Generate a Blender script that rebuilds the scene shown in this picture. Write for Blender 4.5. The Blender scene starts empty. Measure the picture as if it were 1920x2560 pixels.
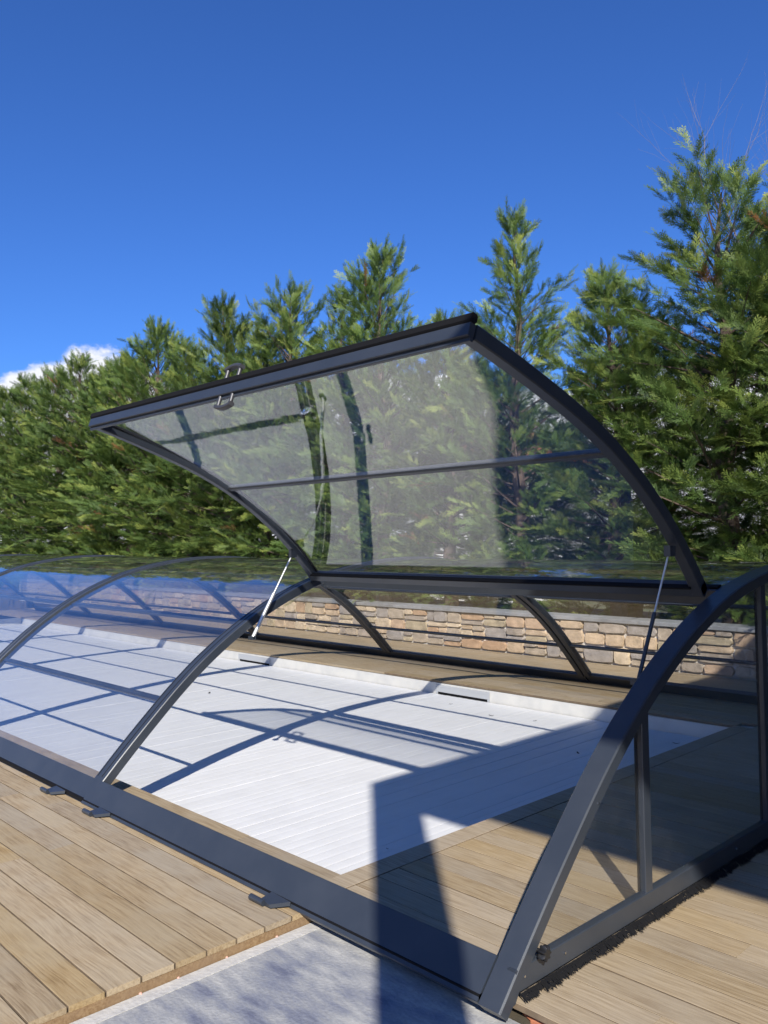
import bpy, math, random
import numpy as np
from mathutils import Vector, Matrix
R = math.radians
rng = np.random.default_rng(11)
random.seed(5)
scene = bpy.context.scene
COL = scene.collection

# ------------------------------------------------------------------ camera
F_PX, AZ, PITCH, ROLL = 2117.2, -0.81032, 0.02857, -0.01734     # fitted on the 1920 x 2560 photograph
CAM = Vector((1.929, -2.3533, 1.6844))
fwd = Vector((math.sin(AZ)*math.cos(PITCH), math.cos(AZ)*math.cos(PITCH), math.sin(PITCH)))
rt0 = Vector((math.cos(AZ), -math.sin(AZ), 0)); up0 = rt0.cross(fwd)
rt = math.cos(ROLL)*rt0 + math.sin(ROLL)*up0
up = -math.sin(ROLL)*rt0 + math.cos(ROLL)*up0
cd = bpy.data.cameras.new('camera'); cam = bpy.data.objects.new('camera', cd); COL.objects.link(cam)
cd.sensor_fit = 'VERTICAL'; cd.sensor_height = 36.0; cd.lens = 36.0*F_PX/2560.0
cd.clip_start = 0.05; cd.clip_end = 2000
cam.matrix_world = Matrix(((rt.x, up.x, -fwd.x, CAM.x), (rt.y, up.y, -fwd.y, CAM.y), (rt.z, up.z, -fwd.z, CAM.z), (0, 0, 0, 1)))
scene.camera = cam

# ------------------------------------------------------------------ sky, sun, exposure
SUN = Vector((1.0, -0.91, 1.0)).normalized()          # towards the sun
ELEV = math.asin(SUN.z); SROT = math.atan2(SUN.x, SUN.y)
w = bpy.data.worlds.new('World'); scene.world = w; w.use_nodes = True
nt = w.node_tree; nt.nodes.clear()
def WN(t, **k):
    n = nt.nodes.new(t)
    for a, b in k.items(): setattr(n, a, b)
    return n
wo = WN('ShaderNodeOutputWorld'); bg = WN('ShaderNodeBackground'); bg.inputs['Strength'].default_value = 0.073
sky = WN('ShaderNodeTexSky', sky_type='NISHITA'); sky.sun_disc = False
sky.sun_elevation = ELEV; sky.sun_rotation = SROT; sky.altitude = 300
sky.air_density = 1.0; sky.dust_density = 0.6; sky.ozone_density = 3.0
hs = WN('ShaderNodeMix', data_type='RGBA', blend_type='MULTIPLY'); hs.inputs['Factor'].default_value = 1.0; hs.inputs[7].default_value = (.40, .755, 1.42, 1)
nt.links.new(sky.outputs[0], hs.inputs[6])
# low cumulus bank near the horizon, all the way round
tc = WN('ShaderNodeTexCoord'); sep = WN('ShaderNodeSeparateXYZ'); nt.links.new(tc.outputs['Generated'], sep.inputs[0])
mp = WN('ShaderNodeMapping'); mp.inputs['Scale'].default_value = (1, 1, 1.6); mp.inputs['Location'].default_value = (0.37, 0.2, 0.0)
nt.links.new(tc.outputs['Generated'], mp.inputs[0])
nz = WN('ShaderNodeTexNoise'); nz.inputs['Scale'].default_value = 6.0; nz.inputs['Detail'].default_value = 9; nz.inputs['Roughness'].default_value = 0.58
nt.links.new(mp.outputs[0], nz.inputs['Vector'])
lim = WN('ShaderNodeMapRange'); lim.inputs['From Min'].default_value = 0.12; lim.inputs['From Max'].default_value = 0.216
lim.inputs['To Min'].default_value = 0.30; lim.inputs['To Max'].default_value = -0.12; nt.links.new(sep.outputs['Z'], lim.inputs['Value'])
lim.clamp = False
ad = WN('ShaderNodeMath', operation='ADD'); nt.links.new(nz.outputs['Fac'], ad.inputs[0]); nt.links.new(lim.outputs[0], ad.inputs[1])
cm = WN('ShaderNodeMapRange'); cm.interpolation_type = 'SMOOTHSTEP'; cm.inputs['From Min'].default_value = 0.50; cm.inputs['From Max'].default_value = 0.57
nt.links.new(ad.outputs[0], cm.inputs['Value'])
mixc = WN('ShaderNodeMix', data_type='RGBA'); nt.links.new(cm.outputs[0], mixc.inputs['Factor'])
nt.links.new(hs.outputs[2], mixc.inputs[6]); mixc.inputs[7].default_value = (9.0, 9.2, 9.8, 1)
nt.links.new(mixc.outputs[2], bg.inputs['Color']); nt.links.new(bg.outputs[0], wo.inputs[0])

sl = bpy.data.lights.new('sun', 'SUN'); so = bpy.data.objects.new('sun', sl); COL.objects.link(so)
sl.energy = 4.6; sl.angle = R(0.53); sl.color = (1.0, 0.955, 0.88)
so.rotation_euler = (-SUN).to_track_quat('-Z', 'Y').to_euler(); so.location = (20, -18, 20)
scene.view_settings.view_transform = 'Standard'; scene.view_settings.look = 'None'
scene.view_settings.exposure = 0.55; scene.view_settings.gamma = 1.0
scene.cycles.transparent_max_bounces = 32; scene.cycles.max_bounces = 6; scene.cycles.diffuse_bounces = 2; scene.cycles.adaptive_threshold = 0.02; scene.cycles.glossy_bounces = 4
scene.cycles.caustics_reflective = False; scene.cycles.caustics_refractive = False

DECK_END = -1.143
# ------------------------------------------------------------------ materials
def mat(name):
    m = bpy.data.materials.new(name); m.use_nodes = True
    t = m.node_tree; t.nodes.clear(); o = t.nodes.new('ShaderNodeOutputMaterial')
    def N(ty, **k):
        n = t.nodes.new(ty)
        for a, b in k.items():
            if a in n.inputs.keys(): n.inputs[a].default_value = b
            else: setattr(n, a, b)
        return n
    return m, t, N, o, t.links.new
def principled(name, col, rough=0.5, metal=0.0, spec=0.5, bump=None, var=None, rnd=0.0):
    """var=(scale, colour2, lo, hi): noise mottling; rnd: per-object value jitter; bump=(scale, strength)"""
    m, t, N, o, L = mat(name)
    b = N('ShaderNodeBsdfPrincipled', Roughness=rough, Metallic=metal); b.inputs['Specular IOR Level'].default_value = spec
    L(b.outputs[0], o.inputs[0]); tc = N('ShaderNodeTexCoord'); src = None
    rgb = N('ShaderNodeRGB'); rgb.outputs[0].default_value = (*col, 1); src = rgb.outputs[0]
    oi = N('ShaderNodeObjectInfo')
    off = N('ShaderNodeVectorMath', operation='ADD'); L(tc.outputs['Object'], off.inputs[0])
    sc_ = N('ShaderNodeMath', operation='MULTIPLY'); L(oi.outputs['Random'], sc_.inputs[0]); sc_.inputs[1].default_value = 60
    L(sc_.outputs[0], off.inputs[1])
    if var:
        n = N('ShaderNodeTexNoise', Scale=var[0], Detail=6.0, Roughness=0.6); L(off.outputs[0], n.inputs['Vector'])
        r = N('ShaderNodeMapRange'); r.inputs['From Min'].default_value = var[2]; r.inputs['From Max'].default_value = var[3]; L(n.outputs['Fac'], r.inputs['Value'])
        mx = N('ShaderNodeMix', data_type='RGBA'); L(r.outputs[0], mx.inputs['Factor']); L(src, mx.inputs[6]); mx.inputs[7].default_value = (*var[1], 1); src = mx.outputs[2]
    if rnd:
        r = N('ShaderNodeMapRange'); r.inputs['To Min'].default_value = 1-rnd; r.inputs['To Max'].default_value = 1+rnd; L(oi.outputs['Random'], r.inputs['Value'])
        h = N('ShaderNodeHueSaturation'); L(r.outputs[0], h.inputs['Value']); L(src, h.inputs['Color']); src = h.outputs[0]
    L(src, b.inputs['Base Color'])
    if bump:
        n = N('ShaderNodeTexNoise', Scale=bump[0], Detail=5.0); L(off.outputs[0], n.inputs['Vector'])
        bp = N('ShaderNodeBump', Strength=bump[1], Distance=0.01); L(n.outputs['Fac'], bp.inputs['Height']); L(bp.outputs[0], b.inputs['Normal'])
    return m

def wood_mat(name, c0, c1, c2, grey):
    m, t, N, o, L = mat(name)
    b = N('ShaderNodeBsdfPrincipled', Roughness=0.72); b.inputs['Specular IOR Level'].default_value = 0.25; L(b.outputs[0], o.inputs[0])
    tc = N('ShaderNodeTexCoord'); oi = N('ShaderNodeObjectInfo')
    mul = N('ShaderNodeVectorMath', operation='MULTIPLY'); mul.inputs[1].default_value = (137.0, 31.0, 57.0)
    cmb = N('ShaderNodeCombineXYZ')
    for i in range(3): L(oi.outputs['Random'], cmb.inputs[i])
    L(cmb.outputs[0], mul.inputs[0])
    off = N('ShaderNodeVectorMath', operation='ADD'); L(tc.outputs['Object'], off.inputs[0]); L(mul.outputs[0], off.inputs[1])
    # warp, then stretch along the board
    wp = N('ShaderNodeTexNoise', Scale=1.6, Detail=2.0); L(off.outputs[0], wp.inputs['Vector'])
    ws = N('ShaderNodeVectorMath', operation='SCALE'); ws.inputs['Scale'].default_value = 0.06; L(wp.outputs['Color'], ws.inputs[0])
    wa = N('ShaderNodeVectorMath', operation='ADD'); L(off.outputs[0], wa.inputs[0]); L(ws.outputs[0], wa.inputs[1])
    st = N('ShaderNodeMapping'); st.inputs['Scale'].default_value = (1.8, 46, 46); L(wa.outputs[0], st.inputs[0])
    g = N('ShaderNodeTexNoise', Scale=2.2, Detail=7.0, Roughness=0.62); L(st.outputs[0], g.inputs['Vector'])
    rp = N('ShaderNodeValToRGB'); L(g.outputs['Fac'], rp.inputs[0])
    e = rp.color_ramp.elements; e[0].position = 0.30; e[0].color = (*c0, 1); e[1].position = 0.68; e[1].color = (*c2, 1)
    k = e.new(0.5); k.color = (*c1, 1)
    # broad weathering patches
    pn = N('ShaderNodeTexNoise', Scale=2.6, Detail=5.0, Roughness=0.6); L(off.outputs[0], pn.inputs['Vector'])
    pr = N('ShaderNodeMapRange'); pr.inputs['From Min'].default_value = 0.42; pr.inputs['From Max'].default_value = 0.66; pr.inputs['To Max'].default_value = 0.55; L(pn.outputs['Fac'], pr.inputs['Value'])
    mx = N('ShaderNodeMix', data_type='RGBA'); L(pr.outputs[0], mx.inputs['Factor']); L(rp.outputs[0], mx.inputs[6]); mx.inputs[7].default_value = (*grey, 1)
    vr = N('ShaderNodeMapRange'); vr.inputs['To Min'].default_value = 0.88; vr.inputs['To Max'].default_value = 1.10; L(oi.outputs['Random'], vr.inputs['Value'])
    rs = N('ShaderNodeMath', operation='MULTIPLY'); rs.inputs[1].default_value = 7.13; L(oi.outputs['Random'], rs.inputs[0])
    rf = N('ShaderNodeMath', operation='FRACT'); L(rs.outputs[0], rf.inputs[0])
    sr = N('ShaderNodeMapRange'); sr.inputs['To Min'].default_value = 0.82; sr.inputs['To Max'].default_value = 1.15; L(rf.outputs[0], sr.inputs['Value'])
    h = N('ShaderNodeHueSaturation'); L(vr.outputs[0], h.inputs['Value']); L(sr.outputs[0], h.inputs['Saturation']); L(mx.outputs[2], h.inputs['Color'])
    L(h.outputs[0], b.inputs['Base Color'])
    bp = N('ShaderNodeBump', Strength=0.35, Distance=0.004); L(g.outputs['Fac'], bp.inputs['Height']); L(bp.outputs[0], b.inputs['Normal'])
    return m

def glass_mat(name, tint, ior=1.52, wob=0.0010, rough=0.012):
    """clear sheet: transparent + mirror split by Fresnel on either face of the sheet"""
    m, t, N, o, L = mat(name)
    geo = N('ShaderNodeNewGeometry'); im = N('ShaderNodeMix', data_type='FLOAT'); L(geo.outputs['Backfacing'], im.inputs['Factor'])
    im.inputs[2].default_value = ior; im.inputs[3].default_value = 1.0/ior
    fr = N('ShaderNodeFresnel'); L(im.outputs[0], fr.inputs['IOR'])
    tc = N('ShaderNodeTexCoord'); mpn = N('ShaderNodeMapping'); mpn.inputs['Scale'].default_value = (1.0, 2.4, 2.4); L(tc.outputs['Object'], mpn.inputs[0])
    n = N('ShaderNodeTexNoise', Scale=1.7, Detail=2.5); L(mpn.outputs[0], n.inputs['Vector'])
    bp = N('ShaderNodeBump', Strength=1.0, Distance=wob); L(n.outputs['Fac'], bp.inputs['Height'])
    tr = N('ShaderNodeBsdfTransparent'); tr.inputs[0].default_value = (*tint, 1)
    gl = N('ShaderNodeBsdfGlossy', Roughness=rough); gl.inputs[0].default_value = (1, 1, 1, 1); L(bp.outputs[0], gl.inputs['Normal'])
    ms = N('ShaderNodeMixShader'); L(fr.outputs[0], ms.inputs[0]); L(tr.outputs[0], ms.inputs[1]); L(gl.outputs[0], ms.inputs[2])
    # thin film of dust that scatters a little light
    df = N('ShaderNodeBsdfDiffuse'); df.inputs[0].default_value = (0.75, 0.75, 0.75, 1)
    dn = N('ShaderNodeTexNoise', Scale=9.0, Detail=6.0); L(tc.outputs['Object'], dn.inputs['Vector'])
    dr = N('ShaderNodeMapRange'); dr.inputs['From Min'].default_value = 0.35; dr.inputs['From Max'].default_value = 0.75
    dr.inputs['To Min'].default_value = 0.002; dr.inputs['To Max'].default_value = 0.010; L(dn.outputs['Fac'], dr.inputs['Value'])
    m2 = N('ShaderNodeMixShader'); L(dr.outputs[0], m2.inputs[0]); L(ms.outputs[0], m2.inputs[1]); L(df.outputs[0], m2.inputs[2])
    L(m2.outputs[0], o.inputs[0])
    return m

def leaf_mat(name):
    m, t, N, o, L = mat(name)
    at = N('ShaderNodeAttribute'); at.attribute_name = 'tint'
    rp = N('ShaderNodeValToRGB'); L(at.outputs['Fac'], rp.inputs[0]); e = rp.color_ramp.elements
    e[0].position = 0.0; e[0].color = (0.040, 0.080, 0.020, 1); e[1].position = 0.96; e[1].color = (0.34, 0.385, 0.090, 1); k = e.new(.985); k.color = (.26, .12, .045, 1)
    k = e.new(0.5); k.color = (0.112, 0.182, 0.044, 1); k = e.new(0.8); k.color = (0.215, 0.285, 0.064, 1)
    oi = N('ShaderNodeObjectInfo'); vr = N('ShaderNodeMapRange'); vr.inputs['To Min'].default_value = 0.85; vr.inputs['To Max'].default_value = 1.15; L(oi.outputs['Random'], vr.inputs['Value'])
    h = N('ShaderNodeHueSaturation'); L(vr.outputs[0], h.inputs['Value']); L(rp.outputs[0], h.inputs['Color'])
    d = N('ShaderNodeBsdfPrincipled', Roughness=0.55); d.inputs['Specular IOR Level'].default_value = 0.35; L(h.outputs[0], d.inputs['Base Color'])
    tl = N('ShaderNodeBsdfTranslucent'); L(h.outputs[0], tl.inputs[0])
    ms = N('ShaderNodeMixShader'); ms.inputs[0].default_value = 0.35; L(d.outputs[0], ms.inputs[1]); L(tl.outputs[0], ms.inputs[2]); L(ms.outputs[0], o.inputs[0])
    return m

def stone_mat(name):
    m, t, N, o, L = mat(name)
    b = N('ShaderNodeBsdfPrincipled', Roughness=0.85); b.inputs['Specular IOR Level'].default_value = 0.2; L(b.outputs[0], o.inputs[0])
    tc = N('ShaderNodeTexCoord'); oi = N('ShaderNodeObjectInfo')
    rp = N('ShaderNodeValToRGB'); L(oi.outputs['Random'], rp.inputs[0]); rp.color_ramp.interpolation = 'CONSTANT'
    cols = [(.57, .43, .29), (.40, .335, .27), (.52, .37, .25), (.60, .48, .34), (.45, .37, .28), (.48, .32, .20), (.36, .32, .285), (.55, .42, .29), (.63, .51, .36), (.45, .37, .25)]
    e = rp.color_ramp.elements; e[0].color = (*cols[0], 1); e[1].position = .1; e[1].color = (*cols[1], 1)
    for i, c in enumerate(cols[2:]): k = e.new(.2+i*.1); k.color = (*c, 1)
    mul = N('ShaderNodeMath', operation='MULTIPLY'); mul.inputs[1].default_value = 90; L(oi.outputs['Random'], mul.inputs[0])
    off = N('ShaderNodeVectorMath', operation='ADD'); L(tc.outputs['Object'], off.inputs[0]); L(mul.outputs[0], off.inputs[1])
    n = N('ShaderNodeTexNoise', Scale=9.0, Detail=7.0, Roughness=0.65); L(off.outputs[0], n.inputs['Vector'])
    r = N('ShaderNodeMapRange'); r.inputs['From Min'].default_value = .3; r.inputs['From Max'].default_value = .7; r.inputs['To Min'].default_value = .68; r.inputs['To Max'].default_value = 1.25; L(n.outputs['Fac'], r.inputs['Value'])
    h = N('ShaderNodeHueSaturation'); L(r.outputs[0], h.inputs['Value']); L(rp.outputs[0], h.inputs['Color']); L(h.outputs[0], b.inputs['Base Color'])
    n2 = N('ShaderNodeTexNoise', Scale=38.0, Detail=6.0); L(off.outputs[0], n2.inputs['Vector'])
    bp = N('ShaderNodeBump', Strength=0.6, Distance=0.012); L(n2.outputs['Fac'], bp.inputs['Height']); L(bp.outputs[0], b.inputs['Normal'])
    return m

M = {
 'metal': principled('slate_grey_powder_coat', (.031, .038, .050), 0.35, bump=(900, .04), var=(4, (.042, .049, .061), .4, .75)),
 'rubber': principled('black_rubber', (.008, .008, .009), 0.85, spec=.15),
 'black_plastic': principled('black_plastic', (.014, .014, .015), 0.45),
 'chrome': principled('polished_steel', (.75, .75, .74), 0.16, metal=1.0),
 'rod': principled('bright_strut_steel', (.70, .70, .68), 0.38, metal=.55),
 'dark_steel': principled('dark_handle_metal', (.07, .07, .075), 0.42, metal=0.35),
 'deck': wood_mat('weathered_deck_wood', (.22, .148, .074), (.355, .26, .146), (.425, .325, .192), (.405, .335, .228)),
 'deck_warm': wood_mat('warm_deck_wood', (.23, .16, .085), (.335, .25, .145), (.42, .325, .20), (.37, .30, .205)),
 'board_edge': principled('dark_board_edge', (.145, .105, .066), 0.9, var=(14, (.22, .16, .10), .45, .7)),  # darkness of the board gaps put into the colour of the plank sides
 'beam': wood_mat('cut_end_wood', (.17, .105, .055), (.26, .175, .10), (.33, .235, .14), (.24, .175, .12)),
 'concrete_edge': principled('pale_concrete', (.52, .50, .46), 0.9, var=(18, (.42, .41, .39), .4, .7), bump=(60, .4)),
 'slat': principled('white_cover_plastic', (.715, .71, .695), 0.45, var=(2.2, (.66, .655, .64), .42, .7)),
 'liner': principled('pale_pool_liner', (.66, .64, .59), 0.6, var=(5, (.56, .55, .52), .42, .7)),
 'skim': principled('grey_skimmer_plastic', (.42, .43, .44), 0.5),
 'stone': stone_mat('ledge_stone'),
 'mortar': principled('pale_mortar', (.74, .70, .64), 0.95, var=(14, (.48, .44, .39), .4, .7), bump=(50, .5)),
 'coping': principled('grey_coping_stone', (.30, .305, .31), 0.85, var=(7, (.22, .225, .23), .4, .7), bump=(40, .35), rnd=.12),
 'soil': principled('dry_soil', (.10, .075, .05), 0.95, var=(3, (.06, .05, .03), .4, .65), bump=(12, .8)),
 'grass': principled('rough_grass', (.065, .085, .03), 0.95, var=(.8, (.10, .09, .045), .4, .65), bump=(9, .9)),
 'bark': principled('conifer_bark', (.125, .092, .072), 0.9, var=(9, (.09, .06, .045), .4, .65), bump=(30, .6)),
 'palebark': principled('bare_twig_bark', (.25, .20, .175), 0.85, var=(6, (.17, .13, .11), .4, .7)),
 'render': principled('white_wall_render', (.72, .70, .66), 0.9, bump=(50, .2)),
 'sky_block_wall': principled('taupe_sky_block', (.26, .235, .21), 0.9, bump=(50, .2)),
 'rooftile': principled('red_roof_tile', (.32, .10, .06), 0.85, var=(6, (.22, .08, .05), .4, .7)),
 'leaf': leaf_mat('cypress_foliage'),
 'dead': principled('dry_leaf', (.05, .035, .025), 0.8),
 'brick': principled('terracotta', (.42, .15, .07), 0.85, var=(20, (.30, .11, .06), .4, .7)),
 'pane': glass_mat('clear_sheet', (.965, .970, .970)),
 'window': principled('window_glass', (.03, .035, .04), 0.08),
}
# weathered slab: pale concrete under blue-grey stains
def slab_mat():
    m, t, N, o, L = mat('stained_concrete_slab')
    b = N('ShaderNodeBsdfPrincipled', Roughness=0.85); b.inputs['Specular IOR Level'].default_value = .25; L(b.outputs[0], o.inputs[0])
    tc = N('ShaderNodeTexCoord')
    a = N('ShaderNodeTexNoise', Scale=1.5, Detail=9.0, Roughness=0.58); L(tc.outputs['Object'], a.inputs['Vector'])
    mp_ = N('ShaderNodeMapping'); mp_.inputs['Rotation'].default_value = (0, 0, .5); mp_.inputs['Scale'].default_value = (1.6, 5, 1); L(tc.outputs['Object'], mp_.inputs[0])
    s = N('ShaderNodeTexNoise', Scale=2.2, Detail=8.0, Roughness=0.6); L(mp_.outputs[0], s.inputs['Vector'])
    mx = N('ShaderNodeMix', data_type='FLOAT'); mx.inputs['Factor'].default_value = .58; L(a.outputs['Fac'], mx.inputs[2]); L(s.outputs['Fac'], mx.inputs[3])
    rp = N('ShaderNodeValToRGB'); L(mx.outputs[0], rp.inputs[0]); e = rp.color_ramp.elements
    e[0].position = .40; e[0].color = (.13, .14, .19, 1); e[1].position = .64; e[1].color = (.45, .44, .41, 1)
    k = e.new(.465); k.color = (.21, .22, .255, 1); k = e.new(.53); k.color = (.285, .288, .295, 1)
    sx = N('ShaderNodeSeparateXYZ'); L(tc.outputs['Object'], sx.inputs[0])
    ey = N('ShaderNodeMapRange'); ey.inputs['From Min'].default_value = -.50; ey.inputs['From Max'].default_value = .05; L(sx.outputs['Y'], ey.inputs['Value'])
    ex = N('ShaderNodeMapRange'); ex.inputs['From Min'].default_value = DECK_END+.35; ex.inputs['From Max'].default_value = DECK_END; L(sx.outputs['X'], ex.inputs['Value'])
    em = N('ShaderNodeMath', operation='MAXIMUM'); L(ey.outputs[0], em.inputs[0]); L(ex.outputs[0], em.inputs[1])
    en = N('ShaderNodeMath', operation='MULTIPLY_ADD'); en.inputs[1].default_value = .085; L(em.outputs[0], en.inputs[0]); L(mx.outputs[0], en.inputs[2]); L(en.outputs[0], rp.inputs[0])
    f = N('ShaderNodeTexNoise', Scale=70.0, Detail=4.0); L(tc.outputs['Object'], f.inputs['Vector'])
    r = N('ShaderNodeMapRange'); r.inputs['From Min'].default_value = .3; r.inputs['From Max'].default_value = .7; r.inputs['To Min'].default_value = .92; r.inputs['To Max'].default_value = 1.08; L(f.outputs['Fac'], r.inputs['Value'])
    h = N('ShaderNodeHueSaturation'); L(r.outputs[0], h.inputs['Value']); L(rp.outputs[0], h.inputs['Color']); L(h.outputs[0], b.inputs['Base Color'])
    bp = N('ShaderNodeBump', Strength=.5, Distance=.006); L(f.outputs['Fac'], bp.inputs['Height']); L(bp.outputs[0], b.inputs['Normal'])
    return m
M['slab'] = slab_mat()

# ------------------------------------------------------------------ mesh helpers
class MB:
    def __init__(s): s.v = []; s.f = []; s.sm = []
    def add(s, vs, fs, smooth=False):
        b = len(s.v); s.v += [tuple(map(float, p)) for p in vs]
        for q in fs: s.f.append([i+b for i in q]); s.sm.append(smooth)
    def box(s, x0, x1, y0, y1, z0, z1):
        vs = [(x, y, z) for x in (x0, x1) for y in (y0, y1) for z in (z0, z1)]
        s.add(vs, [(0, 1, 3, 2), (4, 6, 7, 5), (0, 4, 5, 1), (2, 3, 7, 6), (0, 2, 6, 4), (1, 5, 7, 3)])
    def sweep(s, path, A, B, ha, hb, ch=0.004, smooth_long=False):
        """chamfered rectangular bar along path; A, B per-point axes"""
        path = np.asarray(path, float); n = len(path)
        A = np.broadcast_to(np.asarray(A, float), path.shape); B = np.broadcast_to(np.asarray(B, float), path.shape)
        ring = [(-ha+ch, -hb), (ha-ch, -hb), (ha, -hb+ch), (ha, hb-ch), (ha-ch, hb), (-ha+ch, hb), (-ha, hb-ch), (-ha, -hb+ch)]
        vs = []; fs = []
        for i in range(n):
            for a, b in ring: vs.append(path[i]+A[i]*a+B[i]*b)
        for i in range(n-1):
            for k in range(8):
                k2 = (k+1) % 8; fs.append((i*8+k, i*8+k2, (i+1)*8+k2, (i+1)*8+k))
        fs.append(tuple(range(8))[::-1]); fs.append(tuple((n-1)*8+k for k in range(8)))
        s.add(vs, fs, smooth_long)
    def tube(s, p0, p1, r0, r1=None, n=10, cap=True, smooth=True):
        r1 = r0 if r1 is None else r1
        p0 = Vector(p0); p1 = Vector(p1); d = (p1-p0).normalized()
        a = d.orthogonal().normalized(); b = d.cross(a)
        vs = [p0+(a*math.cos(2*math.pi*k/n)+b*math.sin(2*math.pi*k/n))*r0 for k in range(n)]
        vs += [p1+(a*math.cos(2*math.pi*k/n)+b*math.sin(2*math.pi*k/n))*r1 for k in range(n)]
        s.add(vs, [(k, (k+1) % n, n+(k+1) % n, n+k) for k in range(n)], smooth)
        if cap: s.add(vs, [tuple(range(n))[::-1], tuple(range(n, 2*n))])
    def prism(s, poly, x0, x1):
        """polygon in (y, z) extruded along x"""
        n = len(poly); vs = [(x0, y, z) for y, z in poly]+[(x1, y, z) for y, z in poly]
        s.add(vs, [tuple(range(n))[::-1], tuple(range(n, 2*n))]+[(k, (k+1) % n, n+(k+1) % n, n+k) for k in range(n)])
    def mesh(s, name, m, org=(0, 0, 0)):
        me = bpy.data.meshes.new(name); o = np.asarray(org, float)
        me.from_pydata([tuple(np.asarray(p)-o) for p in s.v], [], s.f); me.materials.append(m)
        me.polygons.foreach_set('use_smooth', s.sm); me.update(); fix_normals(me)
        return me
    def build(s, name, m, parent=None, org=None):
        """org: world origin of the object (its mesh is stored relative to it); a child is placed relative to its parent"""
        po = Vector(parent['_org']) if parent is not None else Vector((0, 0, 0))
        og = Vector(org) if org is not None else po
        o = bpy.data.objects.new(name, s.mesh(name, m, og)); COL.objects.link(o)
        if parent is not None: o.parent = parent; o.location = og-po
        else: o.location = og
        o['_org'] = tuple(og)
        return o
import bmesh
def fix_normals(me):
    b = bmesh.new(); b.from_mesh(me); bmesh.ops.recalc_face_normals(b, faces=b.faces); b.to_mesh(me); b.free()
    if any(p.use_smooth for p in me.polygons): me.set_sharp_from_angle(angle=R(40))
def thing(name, org, label, cat, group=None):
    o = bpy.data.objects.new(name, None); COL.objects.link(o); o.location = org; o['_org'] = tuple(org)
    o.empty_display_size = .2; o['label'] = label; o['category'] = cat
    if group: o['group'] = group
    return o
def tag(o, label, cat, group=None, kind=None):
    o['label'] = label; o['category'] = cat
    if group: o['group'] = group
    if kind: o['kind'] = kind
    return o
def copy_tree(o, parent=None):
    c = o.copy(); COL.objects.link(c)
    if parent is not None: c.parent = parent
    for ch in list(o.children): copy_tree(ch, c)
    return c
def inst(src, loc, parent):
    c = src.copy(); COL.objects.link(c); c.parent = parent; c.location = Vector(loc)-Vector(parent['_org']); return c

# ------------------------------------------------------------------ setting: ground, slab, pool, deck
POOL_X0, POOL_X1, POOL_Y0, POOL_Y1 = -17.6, -1.337, .415, 4.90
ZC = -.155                                        # top of the floating slat cover
b = MB(); S = 600
b.add([(-S, -S, -1.2), (S, -S, -1.2), (S, S, -1.2), (-S, S, -1.2)], [(0, 1, 2, 3)])
g = b.build('ground', M['grass']); g['kind'] = 'structure'
b = MB(); b.box(DECK_END+.004, 14, -9, .093, -1.19, -.062)
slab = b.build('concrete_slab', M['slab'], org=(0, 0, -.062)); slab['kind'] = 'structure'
b = MB(); b.box(DECK_END+.008, DECK_END+.075, -9, .09, -.0615, -.0585); b.build('slab_edge', M['concrete_edge'], slab)
# pool basin
pool = MB(); pool.box(POOL_X0-.2, POOL_X1, POOL_Y1, POOL_Y1+.2, -1.18, -.030); pl = pool.build('pool_basin', M['liner'], org=(-9, 2.6, -.2)); pl['kind'] = 'structure'
for args in ((POOL_X0-.2, POOL_X1, POOL_Y0-.2, POOL_Y0, -1.18, -.030), (POOL_X1, POOL_X1+.2, POOL_Y0-.2, POOL_Y1+.2, -1.18, -.030), (POOL_X0-.2, POOL_X0, POOL_Y0, POOL_Y1, -1.18, -.030)):
    b = MB(); b.box(*args); b.build('pool_wall', M['liner'], pl)
b = MB(); b.box(POOL_X0, POOL_X1, POOL_Y0, POOL_Y1, -1.18, -1.1); b.build('pool_floor', M['liner'], pl)
b = MB()                                          # skimmer mouth in the far wall
for sx0 in (-4.86,):
    L_ = .80
    b.box(sx0, sx0+L_, POOL_Y1-.012, POOL_Y1-.001, -.075, -.050); b.box(sx0, sx0+.03, POOL_Y1-.012, POOL_Y1-.001, ZC-.05, -.075)
    b.box(sx0+L_-.03, sx0+L_, POOL_Y1-.012, POOL_Y1-.001, ZC-.05, -.075); b.box(sx0+.03, sx0+L_-.03, POOL_Y1-.011, POOL_Y1-.001, -.128, -.0755)
sk = b.build('skimmer', M['skim'], pl)
b = MB(); b.box(-4.83, -4.09, POOL_Y1-.006, POOL_Y1-.0008, ZC-.05, -.1285); b.build('skimmer_mouth', M['rubber'], sk)
b = MB(); b.box(-8.93, -8.13, POOL_Y1-.012, POOL_Y1-.001, -.128, -.05); sk2 = b.build('skimmer', M['skim'], pl)
b = MB(); b.box(-8.90, -8.16, POOL_Y1-.006, POOL_Y1-.0008, ZC-.05, -.1285); b.build('skimmer_mouth', M['rubber'], sk2)

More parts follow.
